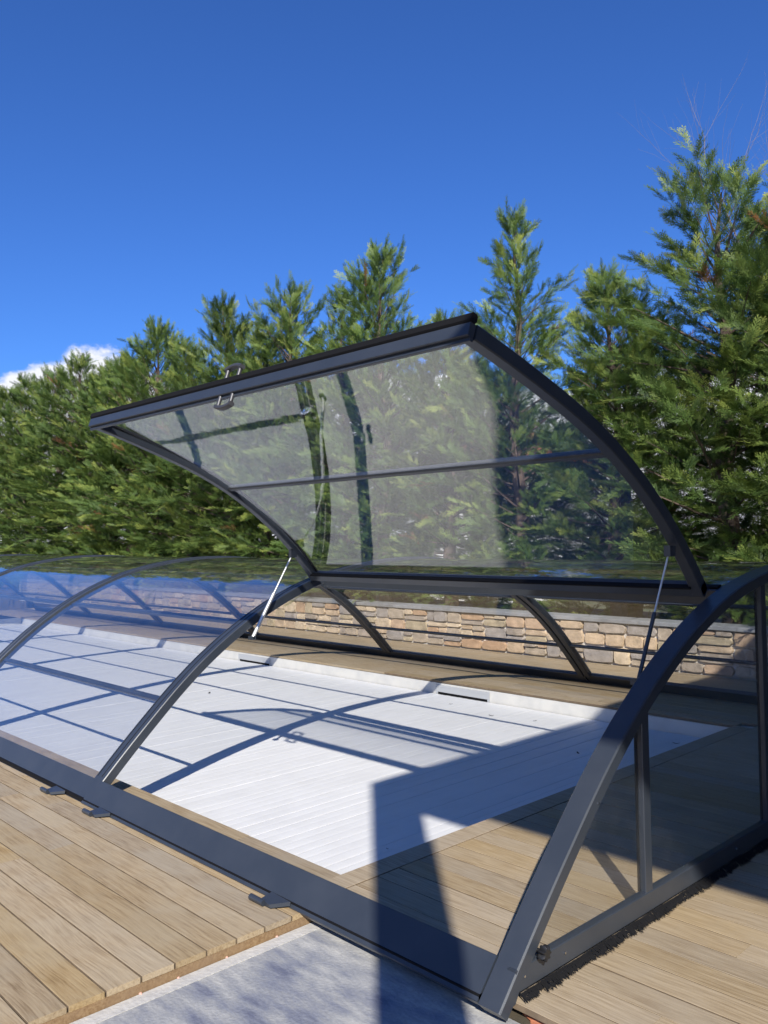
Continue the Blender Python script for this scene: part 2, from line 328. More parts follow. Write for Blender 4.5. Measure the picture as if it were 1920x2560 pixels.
# floating slat cover
cov = thing('pool_cover', (-9, 2.65, ZC), 'white floating slat cover lying on the pool inside the enclosure', 'pool cover')
SP = .088
b = MB(); hw = SP*.5-.0004
prof_s = [(-hw, -.016), (-hw, -.0012), (-hw*.8, -.0005), (-hw*.45, 0), (hw*.45, 0), (hw*.8, -.0005), (hw, -.0012), (hw, -.016)]
nq = len(prof_s); y0, y1 = POOL_Y0+.018, POOL_Y1-.018
b.add([(x, y0, z) for x, z in prof_s]+[(x, y1, z) for x, z in prof_s], [(k, (k+1) % nq, nq+(k+1) % nq, nq+k) for k in range(nq)]+[tuple(range(nq)), tuple(range(nq, 2*nq))[::-1]])
me_slat = b.mesh('slat', M['slat'], (0, 2.65, 0))
nsl = int((POOL_X1-.01-POOL_X0-.05)/SP)
for i in range(nsl):
    o = bpy.data.objects.new('slat', me_slat); COL.objects.link(o); o.parent = cov
    o.location = (POOL_X1-.012-SP*(i+.5)+9, 0, float(rng.normal(0, .0007)))
    o.rotation_euler = (0, float(rng.normal(0, .006)), 0)

# timber deck
b = MB()
b.box(-20.5, DECK_END-.01, -7.5, .10, -1.18, -.055); b.box(POOL_X1+.21, 14, .1, 7.18, -1.18, -.055); b.box(-20.5, POOL_X1+.2, POOL_Y1+.21, 7.18, -1.18, -.055); b.box(-20.5, POOL_X1+.2, .101, POOL_Y0-.21, -1.18, -.055)
deck = b.build('deck', M['soil'], org=(0, 0, 0)); deck['kind'] = 'structure'
PW, PT = .145, .024
mesh_cache = {}
def plank_mesh(L_, W_, m, along='x'):
    key = (round(L_, 2), round(W_, 3), m.name, along)
    if key not in mesh_cache:
        q = MB(); c = .0012; hl, hw_ = L_/2, W_/2
        ringv = [(-hw_, -PT), (-hw_, -c), (-hw_+c, 0), (hw_-c, 0), (hw_, -c), (hw_, -PT)]
        vs = []; n6 = len(ringv)
        for sx in (-hl, hl): vs += [((sx, yy, zz) if along == 'x' else (yy, sx, zz)) for yy, zz in ringv]
        q.add(vs, [(k, (k+1) % n6, n6+(k+1) % n6, n6+k) for k in range(n6)]+[tuple(range(n6)), tuple(range(n6, 2*n6))[::-1]])
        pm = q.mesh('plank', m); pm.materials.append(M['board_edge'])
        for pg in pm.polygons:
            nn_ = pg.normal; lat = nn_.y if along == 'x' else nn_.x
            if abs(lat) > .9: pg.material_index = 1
        mesh_cache[key] = pm
    return mesh_cache[key]
def plank(cx, cy, L_, W_, m, along='x', z=0):
    o = bpy.data.objects.new('plank', plank_mesh(L_, W_, m, along)); COL.objects.link(o); o.parent = deck
    o.location = (cx, cy, z+float(rng.normal(0, .0007))); return o
def joined_planks(rows, m):
    q = MB()
    for (xa, xb, ya, yb) in rows: q.box(xa, xb, ya, yb, -PT, float(rng.normal(0, .0006)))
    o = q.build('planks', m, deck); o['kind'] = 'stuff'; return o
LENS = [1.2, 1.6, 2.0, 2.4, 2.8, 3.2]
def row(x_from, x_to, yc, Wd, m, skip_beyond=None):
    """planks laid end to end from x_from towards x_to"""
    x = x_from; sgn = 1 if x_to > x_from else -1; far = []; first = True
    while (x_to-x)*sgn > .02:
        L_ = float(rng.choice(LENS)); 
        if first: L_ = float(rng.choice([.8, 1.6, 2.4, 2.8])); first = False
        if abs(x_to-x) < L_+.35: L_ = round(abs(x_to-x), 2)
        xa, xb = (x, x+L_) if sgn > 0 else (x-L_, x)
        if skip_beyond is not None and (xa+xb)/2*sgn > skip_beyond*sgn: far.append((xa+.001, xb-.001, yc-Wd/2, yc+Wd/2))
        else: plank((xa+xb)/2, yc, L_-.002, Wd, m)
        x += sgn*L_
    return far
GAP = .006
far = []
y = .104
for k in range(26):                               # deck beside the enclosure
    far += row(DECK_END, -16, y-PW/2, PW-.008, M['deck'], skip_beyond=-8.5 if k < 15 else -2)
    y -= PW
joined_planks(far, M['deck'])
b = MB(); b.box(DECK_END-.05, DECK_END+.003, -4, .088, -.0615, -PT-.001); b.build('edge_beam', M['beam'], deck)
far = []
y = .097
while y < 7.1:                                    # deck at the open end, inside and outside
    far += row(POOL_X1+PW, 6.5, y+PW/2, min(PW, 7.15-y)-GAP, M['deck_warm'], skip_beyond=1.6 if y < 3.3 else -5)
    y += PW
joined_planks(far, M['deck_warm'])
L_ = POOL_Y1-POOL_Y0+2*PW                          # border boards round the pool
plank(POOL_X1+PW/2-.004, (POOL_Y0+POOL_Y1)/2+.73, 2.99, PW-GAP, M['deck_warm'], 'y', .0012); plank(POOL_X1+PW/2-.004, POOL_Y0+.75-PW, 1.79, PW-GAP, M['deck_warm'], 'y', .0012)
far = []
for k, wd in enumerate((PW, PW-.012)):
    yc = POOL_Y0-PW/2 if k == 0 else POOL_Y0-PW-wd/2
    far += row(POOL_X1-.002, -16, yc+.004, wd-GAP, M['deck_warm'], skip_beyond=-11)
y = POOL_Y1
k = 0
while y < 7.12:
    far += row(POOL_X1-.002 if y < POOL_Y1+PW*.5 else POOL_X1+PW-.004, -20, y+PW/2-.004, min(PW, 7.16-y)-GAP, M['deck_warm'], skip_beyond=-5 if k < 8 else 5)
    y += PW; k += 1
joined_planks(far, M['deck_warm'])

# raised bed behind the wall
b = MB(); b.box(-60, 16, 7.56, 13, -1.19, .10); pb = b.build('planting_bed', M['soil'], org=(0, 8, .10)); pb['kind'] = 'structure'

# ------------------------------------------------------------------ stone wall
YW, HW_ = 7.19, .535
wall = thing('stone_wall', (-8, YW+.15, 0), 'low wall of beige and grey ledge stones under a grey coping, below the hedge', 'wall')
b = MB(); b.box(-24, 8, YW+.022, YW+.34, -.05, HW_); b.build('wall_core', M['mortar'], wall)
def stone_mb(x0, x1, z0, z1, rg):
    W_, H_ = x1-x0, z1-z0; cx, cz = (x0+x1)/2, (z0+z1)/2
    n = 12; pts = []
    for k in range(n):
        a = 2*math.pi*(k+.5)/n; ca, sa = math.cos(a), math.sin(a); p = 7.0
        rr = (abs(ca)**p+abs(sa)**p)**(-1/p)
        pts.append((ca*rr*(W_/2)*(1+rg.normal(0, .022)), sa*rr*(H_/2)*(1+rg.normal(0, .04))))
    dep = .004+rg.random()*.034; q = MB()
    vs = [(x, YW+.03, z) for x, z in pts]+[(x*.985, YW+.006-dep*.2, z*.97) for x, z in pts]+[(x*(1-.013/W_), YW-dep-rg.random()*.004, z*(1-.012/H_)) for x, z in pts]+[(x*.45+rg.normal(0, .01), YW-dep-.003+rg.normal(0, .003), z*.45) for x, z in pts[::2]]
    h = n//2
    fs = [(k, (k+1) % n, n+(k+1) % n, n+k) for k in range(n)]+[(n+k, n+(k+1) % n, 2*n+(k+1) % n, 2*n+k) for k in range(n)]
    for k in range(h):
        a0, a1, a2 = 2*n+2*k, 2*n+2*k+1, 2*n+(2*k+2) % n; i0, i1 = 3*n+k, 3*n+(k+1) % h
        fs += [(a0, a1, i0), (a1, a2, i1), (a1, i1, i0)]
    fs.append(tuple(3*n+k for k in range(h)))
    q.add([(v[0]+cx, v[1], v[2]+cz) for v in vs], fs, True); return q, (cx, YW, cz)
rects = []
def split(x0, x1, z0, z1, rg):
    W_, H_ = x1-x0, z1-z0
    if H_ > .25 or (H_ > .17 and rg.random() < .5 and W_ < .55):
        zz = z0+H_*(rg.uniform(.36, .64)); 
        if H_ > .42: zz = z0+H_*rg.choice([.33, .42, .58, .66])
        split(x0, x1, z0, zz, rg); split(x0, x1, zz, z1, rg); return
    if W_ > .50 or (W_ > .38 and rg.random() < .5):
        xx = x0+W_*rg.uniform(.36, .64); split(x0, xx, z0, z1, rg); split(xx, x1, z0, z1, rg); return
    rects.append((x0, x1, z0, z1))
rg = np.random.default_rng(4); x = -23.9
while x < 4:
    wd = rg.uniform(.55, 1.2); split(x, x+wd, .012, HW_-.004, rg); x += wd
J = .0085
near = sorted(rects, key=lambda r: abs((r[0]+r[1])/2+6.2))
for i, r in enumerate(near):
    if i == 0: rest = MB()
    q, c = stone_mb(r[0]+J, r[1]-J, r[2]+J*.8, r[3]-J*.8, rg)
    if i < 298: q.build('stone', M['stone'], wall, org=c)
    else: rest.add(q.v, q.f, True)
if rest.v: o = rest.build('stones', M['stone'], wall); o['kind'] = 'stuff'
x = -24.0
while x < 7.5:
    wd = .62; q = MB(); q.sweep([(x+.002, YW+.14, HW_+.024), (x+wd-.002, YW+.14, HW_+.024)], (0, 1, 0), (0, 0, 1), .185, .024, .004)
    q.build('coping_slab', M['coping'], wall, org=(x+wd/2, YW+.14, HW_)); x += wd

# ------------------------------------------------------------------ pool enclosure
WID = 5.945
ctrl = np.array([(0, 0), (.14, .146), (.29, .298), (.46, .462), (.70, .682), (.86, .812), (1.15, 1.01), (1.515, 1.205), (1.915, 1.355), (2.45, 1.462), (WID/2, 1.495)])
def dense(c, n=140):
    d = np.r_[0, np.cumsum(np.hypot(*np.diff(c, axis=0).T))]
    # Catmull-Rom style smooth interpolation through the control points
    m = np.gradient(c, d, axis=0); m[0] = (c[1]-c[0])/(d[1]-d[0]); m[-1] = (m[-1][0], 0)
    s = np.linspace(0, d[-1], n); i = np.clip(np.searchsorted(d, s)-1, 0, len(d)-2)
    h = (d[i+1]-d[i]); t = (s-d[i])/h; t2, t3 = t*t, t*t*t
    out = np.empty((n, 2))
    for k in range(2):
        out[:, k] = (2*t3-3*t2+1)*c[i, k]+(t3-2*t2+t)*h*m[i, k]+(-2*t3+3*t2)*c[i+1, k]+(t3-t2)*h*m[i+1, k]
    return out
half = dense(ctrl)
PROF = np.vstack([half, np.c_[WID-half[::-1, 0], half[::-1, 1]][1:]])
TAN = np.gradient(PROF, axis=0); TAN /= np.linalg.norm(TAN, axis=1)[:, None]
NRM = np.c_[-TAN[:, 1], TAN[:, 0]]
def idx(y): return int(np.argmin(np.abs(PROF[:, 0]-y)))
def pt(i, d): return PROF[i]-NRM[i]*d
def yz3(p, x): return (x, p[0], p[1])
H = np.array([1.93, 1.362]); TH = R(-65.3)
def rotH(p):
    p = np.asarray(p, float)-H; c, s = math.cos(TH), math.sin(TH)
    return np.stack([p[..., 0]*c-p[..., 1]*s, p[..., 0]*s+p[..., 1]*c], -1)+H
def rotv(v):
    c, s = math.cos(TH), math.sin(TH); v = np.asarray(v, float)
    return np.stack([v[..., 0]*c-v[..., 1]*s, v[..., 0]*s+v[..., 1]*c], -1)
STEP = 3
_t = np.clip((PROF[:, 0]-.115)/(1.90-.115), 0, 1); PROFH = PROF+NRM*(.034*np.sin(np.pi*_t))[:, None]      # the hatch is a touch fuller than the arch
def rib(x0, x1, ia, ib, d0, d1, rot=False, ch=.005):
    """arched bar of the profile between x0 and x1, radial depth d0..d1 under the outer surface"""
    ii = list(range(ia, ib, STEP))+[ib]
    P = (PROFH if rot else PROF)[ii]-NRM[ii]*((d0+d1)/2); Nn = NRM[ii]
    if rot: P = rotH(P); Nn = rotv(Nn)
    q = MB(); n = len(ii)
    q.sweep(np.c_[np.full(n, (x0+x1)/2), P], (1, 0, 0), np.c_[np.zeros(n), Nn], abs(x1-x0)/2, (d1-d0)/2, ch, False)
    return q
def bar(x0, x1, i, d, tw, th, rot=False, ch=.004, ds=0.0):
    """straight bar along x at profile station i; tw tangential width, th radial depth"""
    P = (PROFH if rot else PROF)[i]-NRM[i]*d+TAN[i]*ds; Tn, Nn = TAN[i], NRM[i]
    if rot: P = rotH(P); Tn = rotv(Tn); Nn = rotv(Nn)
    q = MB(); q.sweep([(x0, *P), (x1, *P)], (0, *Tn), (0, *Nn), tw/2, th/2, ch); return q
def sheet(x0, x1, ia, ib, d, rot=False, th=.004):
    ii = list(range(ia, ib, STEP))+[ib]; n = len(ii); q = MB()
    o = PROF[ii]-NRM[ii]*d; i_ = PROF[ii]-NRM[ii]*(d+th)
    if rot: o = rotH(o); i_ = rotH(i_)
    for ring, fl in ((o, 1), (i_, 0)):
        vs = [(x0, *p) for p in ring]+[(x1, *p) for p in ring]
        fs = [(k, k+1, n+k+1, n+k) for k in range(n-1)]
        q.add(vs, fs, True)
    for xx in (x0, x1):
        q.add([(xx, *p) for p in o]+[(xx, *p) for p in i_], [(k, k+1, n+k+1, n+k) for k in range(n-1)])
    for k in (0, n-1):
        q.add([(x0, *o[k]), (x1, *o[k]), (x1, *i_[k]), (x0, *i_[k])], [(0, 1, 2, 3)])
    return q
def weld(q):
    # join doubled corner vertices so the sheet is one closed skin (keeps face smoothing flags)
    seen = {}; new = []; mp_ = []
    for p in q.v:
        k = tuple(round(c, 5) for c in p)
        if k not in seen: seen[k] = len(new); new.append(p)
        mp_.append(seen[k])
    q.v = new; q.f = [[mp_[i] for i in f] for f in q.f]; return q
def pane(x0, x1, ia, ib, d, parent, name='pane', rot=False):
    q = weld(sheet(x0, x1, ia, ib, d, rot)); return q.build(name, M['pane'], parent)

iS, iF = idx(.115), idx(WID-.115)
iN1, iN2, iN3, iR, iF2, iF1 = idx(.60), idx(1.28), idx(2.03), idx(2.78), idx(4.68), idx(5.46)
iH0 = idx(1.90)
FARSILL_D = .0
def sills(parent, x0, x1, inset, near=True):
    for side in (0, 1):
        a, c = (0, iS) if side == 0 else (iF, len(PROF)-1)
        Pm = (PROF[a]+PROF[c])/2; Nn = NRM[a if side == 0 else c]; Tn = TAN[a if side == 0 else c]
        P = Pm-Nn*(.022+inset)+(0, .004)
        q = MB(); q.sweep([(x0, *P), (x1, *P)], (0, *Tn), (0, *Nn), np.linalg.norm(PROF[c]-PROF[a])/2, .022, .003)
        q.build('sill', M['metal'], parent)
        yy = .03 if side == 0 else WID-.03
        q = MB(); q.box(x0, x1, yy-.018, yy+.018, .0012, .024); q.build('ground_rail', M['rubber'], parent)
RW = .068
def section(xa, xb, inset, label, open_front=False):
    """xa front end (larger x), xb back end"""
    root = thing('enclosure_section', ((xa+xb)/2, WID/2, 0), label, 'pool enclosure', 'telescopic sections of the pool enclosure')
    d0 = inset; last = len(PROF)-1
    sills(root, xb, xa if not open_front else xa-.1055, inset)
    for (r0, r1) in (((xa-RW, xa), (xb, xb+RW)) if not open_front else ((xb, xb+RW),)):
        rb = rib(r0, r1, iS, iF, d0-.003, d0+.062).build('rib', M['metal'], root)
        # grooves along the outer face and a seal on the lip
        rib(r0+.018, r0+.024, iS+1, iF-1, d0-.0045, d0+.003, ch=.0005).build('groove', M['rubber'], rb)
    st = [iS, iN1, iN2, iN3, iR, iF2, iF1, iF]
    if open_front: st = [iN3, iR, iF2, iF1, iF]
    x0, x1 = xb+RW, xa-RW
    for i in (st[1:-1] if not open_front else st[1:-1]):
        wd = .040 if i in (iN1, iN2) else .030
        bar(x0, x1, i, d0+.032, wd, .030).build('purlin', M['metal'], root)
    for a, c in zip(st[:-1], st[1:]):
        pane(x0-.01, x1+.01, a, c, d0+.012, root, 'roof_pane')
    return root

X_A0, X_A1 = 0.0, -3.425
XS = [(-3.432, -6.60), (-6.607, -9.775), (-9.782, -12.95), (-12.957, -16.125), (-16.132, -19.3)]
secA = section(X_A0, X_A1, 0.0, 'front section of the pool enclosure with its curved clear hatch propped wide open', True)
# front arch: a heavier bar
FR = .105
fr = rib(-FR, 0, 0, len(PROF)-1, 0, .062, ch=.006).build('front_rib', M['metal'], secA)
q = MB(); q.prism([(.004, -.001), (.092, -.001), (.165, .1135), (.120, .1135)], -FR+.002, -.0015); q.build('rib_foot', M['metal'], fr)
# hinge beam
bar(X_A1+RW, -FR, iN3, .045, .075, .085, ds=-.02).build('hinge_beam', M['metal'], secA)
bar(X_A1+RW, -FR, iN3, -.004, .05, .012, ds=-.02).build('hinge_seal', M['rubber'], secA)
# --- end wall in the plane x = 0
XB = -.044
q = MB(); q.sweep([(XB/2, .10, .072), (XB/2, WID-.10, .072)], (1, 0, 0), (0, 0, 1), -XB/2-.002, .042, .004); endr = q.build('bottom_rail', M['metal'], secA)
POSTS = [1.018, 2.30, WID-2.30-.06, WID-1.018-.06]
def zin(y, d=.055):
    P = PROF-NRM*d; o = np.argsort(P[:, 0]); return float(np.interp(y, P[o, 0], P[o, 1]))
for py in POSTS:
    q = MB(); zt = zin(py+.03)+.01; q.sweep([(XB/2, py+.032, .11), (XB/2, py+.032, zt)], (1, 0, 0), (0, 1, 0), -XB/2-.006, .030, .003); ps = q.build('post', M['metal'], secA)
    q = MB(); q.box(XB+.002, XB+.012, py-.006, py+.0015, .115, zt-.02); q.build('glazing_bead', M['rubber'], ps)
yy = [.13]+[v for p in POSTS for v in (p, p+.064)]+[WID-.13]
for a, c in zip(yy[::2], yy[1::2]):
    ys = np.linspace(a, c, 14); top = [(y_, zin(y_)) for y_ in ys]; poly = [(a, .108), (c, .108)]+top[::-1]
    poly = [p for k, p in enumerate(poly) if k < 2 or p[1] > .1085]
    q = MB(); q.prism(poly, -.026, -.022); q.build('end_pane', M['pane'], secA)
# brush strip under the bottom rail
q = MB(); rb_ = np.random.default_rng(2)
q.box(-.03, -.012, .11, WID-.11, .022, .032)
yv = .12
while yv < 3.4:
    d_ = .026+.024*(.5+.5*math.sin(yv*23+1.5*math.sin(yv*7)))*rb_.random()+.006*rb_.random(); dy = rb_.normal(0, .014)
    if .20 < yv < .24: d_ *= .4
    q.add([(-.004, yv-.0035, .032), (-.004, yv+.0035, .032), (d_*.7, yv+dy*.7+.003, .012), (d_, yv+dy, .002)], [(0, 1, 2), (0, 2, 3)]); yv += .0024
q.build('brush_strip', M['rubber'], secA)
q = MB(); q.box(-.006, .0015, .12, WID-.12, .0275, .0315); q.build('brush_clip', M['chrome'], secA)
# star knob at the foot of the front arch
q = MB(); kc = Vector((0, .232, .142)); nl = 7; ring = []
for k in range(nl*6):
    a = 2*math.pi*k/(nl*6); r_ = .023+.0065*math.cos(nl*a); ring.append((r_*math.cos(a), r_*math.sin(a)))
n_ = len(ring); vs = []
for xx, sc_ in ((.012, .86), (.018, 1), (.034, 1), (.042, .8)): vs += [(xx, kc.y+u*sc_, kc.z+v*sc_) for u, v in ring]
fs = [(l*n_+k, l*n_+(k+1) % n_, (l+1)*n_+(k+1) % n_, (l+1)*n_+k) for l in range(3) for k in range(n_)]+[tuple(range(n_))[::-1], tuple(range(3*n_, 4*n_))]
q.add(vs, fs); q.tube((-.004, kc.y, kc.z), (.014, kc.y, kc.z), .009); q.build('knob', M['black_plastic'], secA)
for (by_, bz_) in ((.655, .585), (.40, .075), (1.9, .075), (.145, .08)):
    q = MB(); q.tube((-.003, by_, bz_), (.003, by_, bz_), .0045, n=8); q.build('screw', M['chrome'], secA)
# rail latches along the near sill
def latch(x):
    q = MB(); q.tube((x-.115, -.072, .018), (x-.012, -.072, .018), .0145, n=12)
    q.add([(x-.04, -.066, .030), (x+.09, .004, .030), (x-.055, .004, .034), (x-.045, -.06, .034), (x+.03, -.075, .024), (x+.035, -.07, .008), (x+.09, .0, .012), (x-.04, -.07, .008)],
          [(0, 4, 1, 2), (4, 5, 6, 1), (0, 7, 5, 4)])
    return q
latch(-1.30).build('latch', M['metal'], secA)
q = latch(-3.10); q.build('latch', M['metal'], secA)
# --- hatch, turned up about the hinge line
hx0, hx1 = X_A1+RW+.008, -FR-.008
hatch_org = (hx0*.5+hx1*.5, *H)
free = bar(hx0, hx1, iS, .036, .032, .058, rot=True, ds=.022)
hatch = free.build('hatch', M['metal'], secA, org=hatch_org); hatch['label'] = 'raised curved hatch with clear panes'
q = bar(hx0-.003, hx1+.003, iS, -.012, .036, .040, rot=True, ds=.018, ch=.008); q.build('rubber_seal', M['rubber'], hatch)
q = bar(hx0, hx1, iS, .072, .016, .018, rot=True, ds=.030, ch=.002); q.build('inner_lip', M['metal'], hatch)
for (r0, r1) in ((hx0, hx0+.062), (hx1-.062, hx1)):
    rib(r0, r1, iS+2, iH0, .0, .066, rot=True, ch=.005).build('side_rib', M['metal'], hatch)
    s_ = r1 if r0 == hx0 else r0-.012
    rib(s_, s_+.012, iS+4, iH0, .006, .020, rot=True, ch=.001).build('glazing_seal', M['rubber'], hatch)
bar(hx0+.06, hx1-.06, idx(.95), .036, .038, .040, rot=True, ch=.008).build('cross_bar', M['metal'], hatch)
bar(hx0, hx1, iH0, .032, .060, .064, rot=True, ds=-.02).build('hinge_rail', M['metal'], hatch)
bar(hx0+.05, hx1-.05, iH0, .060, .010, .030, rot=True, ds=-.06, ch=.001).build('glazing_seal', M['rubber'], hatch)
pane(hx0+.055, hx1-.055, iS+1, idx(.95), .010, hatch, 'hatch_pane', True)
pane(hx0+.055, hx1-.055, idx(.95), iH0, .010, hatch, 'hatch_pane', True)
# pull handles on the free edge, inside and out
def handle(xc, d_out, sgn):
    i = iS; q = MB(); base = PROF[i]+TAN[i]*.022; Nn, Tn = NRM[i], TAN[i]
    def P(u, h_, t_=0): return (xc+u, *rotH(base+Nn*h_*sgn-Nn*d_out+Tn*t_))
    for u in (-.056, .056): q.tube(P(u, -.004), P(u, .062), .0115, n=12)
    us = np.linspace(-.072, .072, 11); path = [P(u, .072-.014*(u/.072)**2) for u in us]
    q.sweep(path, (0, *rotv(Tn)), (0, *rotv(Nn)), .016, .011, .005, True); return q
handle(-1.75, .064, -1).build('handle', M['dark_steel'], hatch); handle(-1.75, -.028, 1).build('handle', M['dark_steel'], hatch)
# gas struts
def strut(x0, p0, x1, p1, nm='gas_strut'):
    a, c = Vector((x0, *p0)), Vector((x1, *p1)); m_ = a.lerp(c, .52); thin = .72 if x0 > -1 else 1.0
    q = MB(); q.tube(a, m_, .0135*thin, n=14); g_ = q.build(nm, M['metal'] if x0 > -1 else M['rod'], secA)
    q = MB(); q.tube(m_, c, .0068*thin, n=10); q.build('piston_rod', M['rod'], g_)
    q = MB(); q.box(a.x-.028, a.x+.016, a.y-.022, a.y+.018, a.z-.014, a.z+.012); q.box(c.x-.014, c.x+.02, c.y-.024, c.y+.03, c.z-.02, c.z+.034); q.build('bracket', M['metal'], g_)
    for e in (a, c):
        q = MB(); q.tube(e+Vector((-.016, 0, 0)), e+Vector((.018, 0, 0)), .008); q.build('bolt', M['chrome'], g_)
strut(hx0+.035, (1.27, .95), hx0+.045, (1.64, 1.555)); strut(hx1-.03, (1.235, .985), hx1-.03, (1.56, 1.58))
# --- closed sections: one modelled, the rest copies
secB = section(*XS[0], .010, 'closed clear pool enclosure section joined to the one with the open hatch')
q = latch(-3.76); lt = q.build('latch', M['metal'], secB)
LB = ['', 'second closed pool enclosure section beyond the one with the open hatch', 'third closed pool enclosure section beyond the one with the open hatch', 'fourth closed pool enclosure section beyond the one with the open hatch', 'farthest closed section at the tail of the pool enclosure']
for k in range(1, 5):
    c = copy_tree(secB); c.location = ((XS[k][0]+XS[k][1])/2, WID/2, 0); c['label'] = LB[k]

# ------------------------------------------------------------------ trees
def frond_template():
    """flat feathery spray along +x, unit length; returns quads (n,4,3)"""
    q = []
    def rh(p, d, L_, W_):
        p = np.array(p); d = np.array(d)/np.linalg.norm(d); s = np.array([-d[1], d[0], 0])
        z = lambda v: np.array([v[0], v[1], v[2]-.14*v[0]**2])
        q.append([z(p), z(p+d*L_*.45+s*W_/2), z(p+d*L_), z(p+d*L_*.45-s*W_/2)])
    rh((0, 0, 0), (1, 0, 0), 1.0, .060)
    for i, t in enumerate(np.linspace(.14, .80, 5)):
        for sg in (-1, 1):
            tt = t+(.07 if sg > 0 else 0); L_ = .34*(1-tt)**.5*(.65+.8*min(tt, .5))+.09; a = R(37-10*tt)
            d = (math.cos(a), sg*math.sin(a), .12*(-1)**i); rh((tt, 0, 0), d, L_, .046)
            u, sg2 = .42, (1 if i % 2 else -1)
            a2 = a*sg+sg2*R(36); p = (tt+d[0]*L_*u, d[1]*L_*u, d[2]*L_*u)
            rh(p, (math.cos(a2), math.sin(a2), 0), L_*.5, .036)
    return np.array(q)
FT = frond_template()
def unit(v): return v/np.maximum(np.linalg.norm(v, axis=-1, keepdims=True), 1e-9)
def conifer(seed, Ht, Rm, nb, loose, dens):
    """trunk + branch mesh builder, crown vertex arrays"""
    r = np.random.default_rng(seed); trunk = MB(); segs = 10; prev = np.array([0, 0, 0.]); pr = .05+.014*Ht
    tp = []
    for k in range(1, segs+1):
        p = np.array([.05*math.sin(k*1.3+seed), .05*math.cos(k*.9+seed*2), Ht*.97*k/segs]); rr = (.05+.014*Ht)*(1-k/segs)**.85+.008
        trunk.tube(prev, p, pr, rr, 8, False); tp.append((prev, p)); prev, pr = p, rr
    def tpos(z):
        k = min(int(z/(Ht*.97)*segs), segs-1); a, c = tp[k]; f = (z-a[2])/(c[2]-a[2]); return a+(c-a)*f
    P = []; D = []; U = []; Ls = []; Ti = []
    for k in range(nb):
        f = ((k+r.random())/nb)**.92; z = Ht*(.03+.94*f); az = k*2.39996+r.normal(0, .35)
        RR = Rm*(1-f**1.55)*(.80+.35*r.random())+.10+.22*loose*(r.random()**2)
        if f > .55:
            if r.random() < (.10+.85*(f-.55))*(1 if loose > .75 else .25): continue
            RR *= (.55 if loose > .75 else .8)+.5*r.random()+.40*loose*r.random()**2
        if f < .22: RR *= .78
        el = R(8+34*f+22*max(0, f-.7)/.3+r.normal(0, 9)); o = tpos(z); h = np.array([math.cos(az), math.sin(az), 0])
        L_ = RR/max(math.cos(el), .55); n = 6; pts = [o]; dd = []
        for j in range(n):
            t = j/n; e = el+R(14)*math.sin(t*2.4)-R(30)*t*t*(1-.5*f); d = h*math.cos(e)+np.array([0, 0, math.sin(e)]); pts.append(pts[-1]+d*L_/n); dd.append(d)
        if f > .25 or k % 3 == 0:
            for j in range(n-1): trunk.tube(pts[j], pts[j+1], max(.004, .016*L_*(1-j/n)), max(.003, .016*L_*(1-(j+1)/n)), 4, False)
        ns = max(3, int(L_*dens*(1.0 if f < .6 else .9))); upz = np.array([0, 0, 1.])
        for m_ in range(ns):
            t = .20+.80*((m_+r.random())/ns)**.8; s_ = min(t*n, n-1e-3); j = int(s_); p = pts[j]+(pts[j+1]-pts[j])*(s_-j); d = dd[j]
            side = np.cross(d, upz); side /= np.linalg.norm(side); sg = 1 if m_ % 2 else -1
            sd = unit(d*.85+side*sg*(.25+.75*r.random())*(1.05-.6*t)+upz*r.normal(.24, .26)); sl = (.21+.26*r.random())*(1.1-.25*f)
            pt_ = np.clip(r.normal(.40+.14*t, .19), 0, 1); brown = r.random() < .004
            nn0 = unit(upz*.65+h*.55+r.normal(0, .33, 3)); pp = unit(np.cross(nn0, sd))
            for e_ in range(8):
                u = .10+.90*(e_+.6*r.random())/8; sg2 = 1 if e_ % 2 else -1
                fd = unit(sd+pp*sg2*.62*(1.05-u)+upz*(.16-.32*u*u)+r.normal(0, .12, 3)); uu = unit(np.cross(unit(nn0+r.normal(0, .22, 3)), fd))
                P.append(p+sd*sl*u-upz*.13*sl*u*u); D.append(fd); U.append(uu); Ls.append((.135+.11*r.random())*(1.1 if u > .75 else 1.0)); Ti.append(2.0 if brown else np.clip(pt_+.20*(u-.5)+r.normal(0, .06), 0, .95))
    # leader tuft
    for m_ in range(9):
        t = m_/9; p = tpos(Ht*(.88+.09*t)); a = r.random()*6.28; fd = unit(np.array([math.cos(a)*(.75-.5*t), math.sin(a)*(.75-.5*t), 1.0])); uu = unit(np.cross(fd, r.normal(0, 1, 3)))
        P.append(p); D.append(fd); U.append(uu); Ls.append(.28+.12*r.random()); Ti.append(.5)
    P, D, U, Ls, Ti = map(np.array, (P, D, U, Ls, Ti)); Wn = np.cross(D, U)
    V = P[:, None, None, :]+Ls[:, None, None, None]*(FT[None, ..., 0:1]*D[:, None, None]+FT[None, ..., 1:2]*U[:, None, None]+FT[None, ..., 2:3]*Wn[:, None, None])
    nF, nQ = V.shape[0], V.shape[1]
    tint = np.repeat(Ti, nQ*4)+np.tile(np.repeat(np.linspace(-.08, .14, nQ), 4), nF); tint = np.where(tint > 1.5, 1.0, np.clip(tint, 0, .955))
    V = V.reshape(-1, 3); me = bpy.data.meshes.new('crown'); nv = len(V); npoly = nv//4
    me.vertices.add(nv); me.vertices.foreach_set('co', V.ravel().astype(np.float32))
    me.loops.add(nv); me.loops.foreach_set('vertex_index', np.arange(nv, dtype=np.int32))
    me.polygons.add(npoly); me.polygons.foreach_set('loop_start', np.arange(0, nv, 4, dtype=np.int32)); me.polygons.foreach_set('loop_total', np.full(npoly, 4, dtype=np.int32))
    me.update(calc_edges=True)
    at = me.attributes.new('tint', 'FLOAT', 'POINT'); at.data.foreach_set('value', np.clip(tint, 0, 1).astype(np.float32))
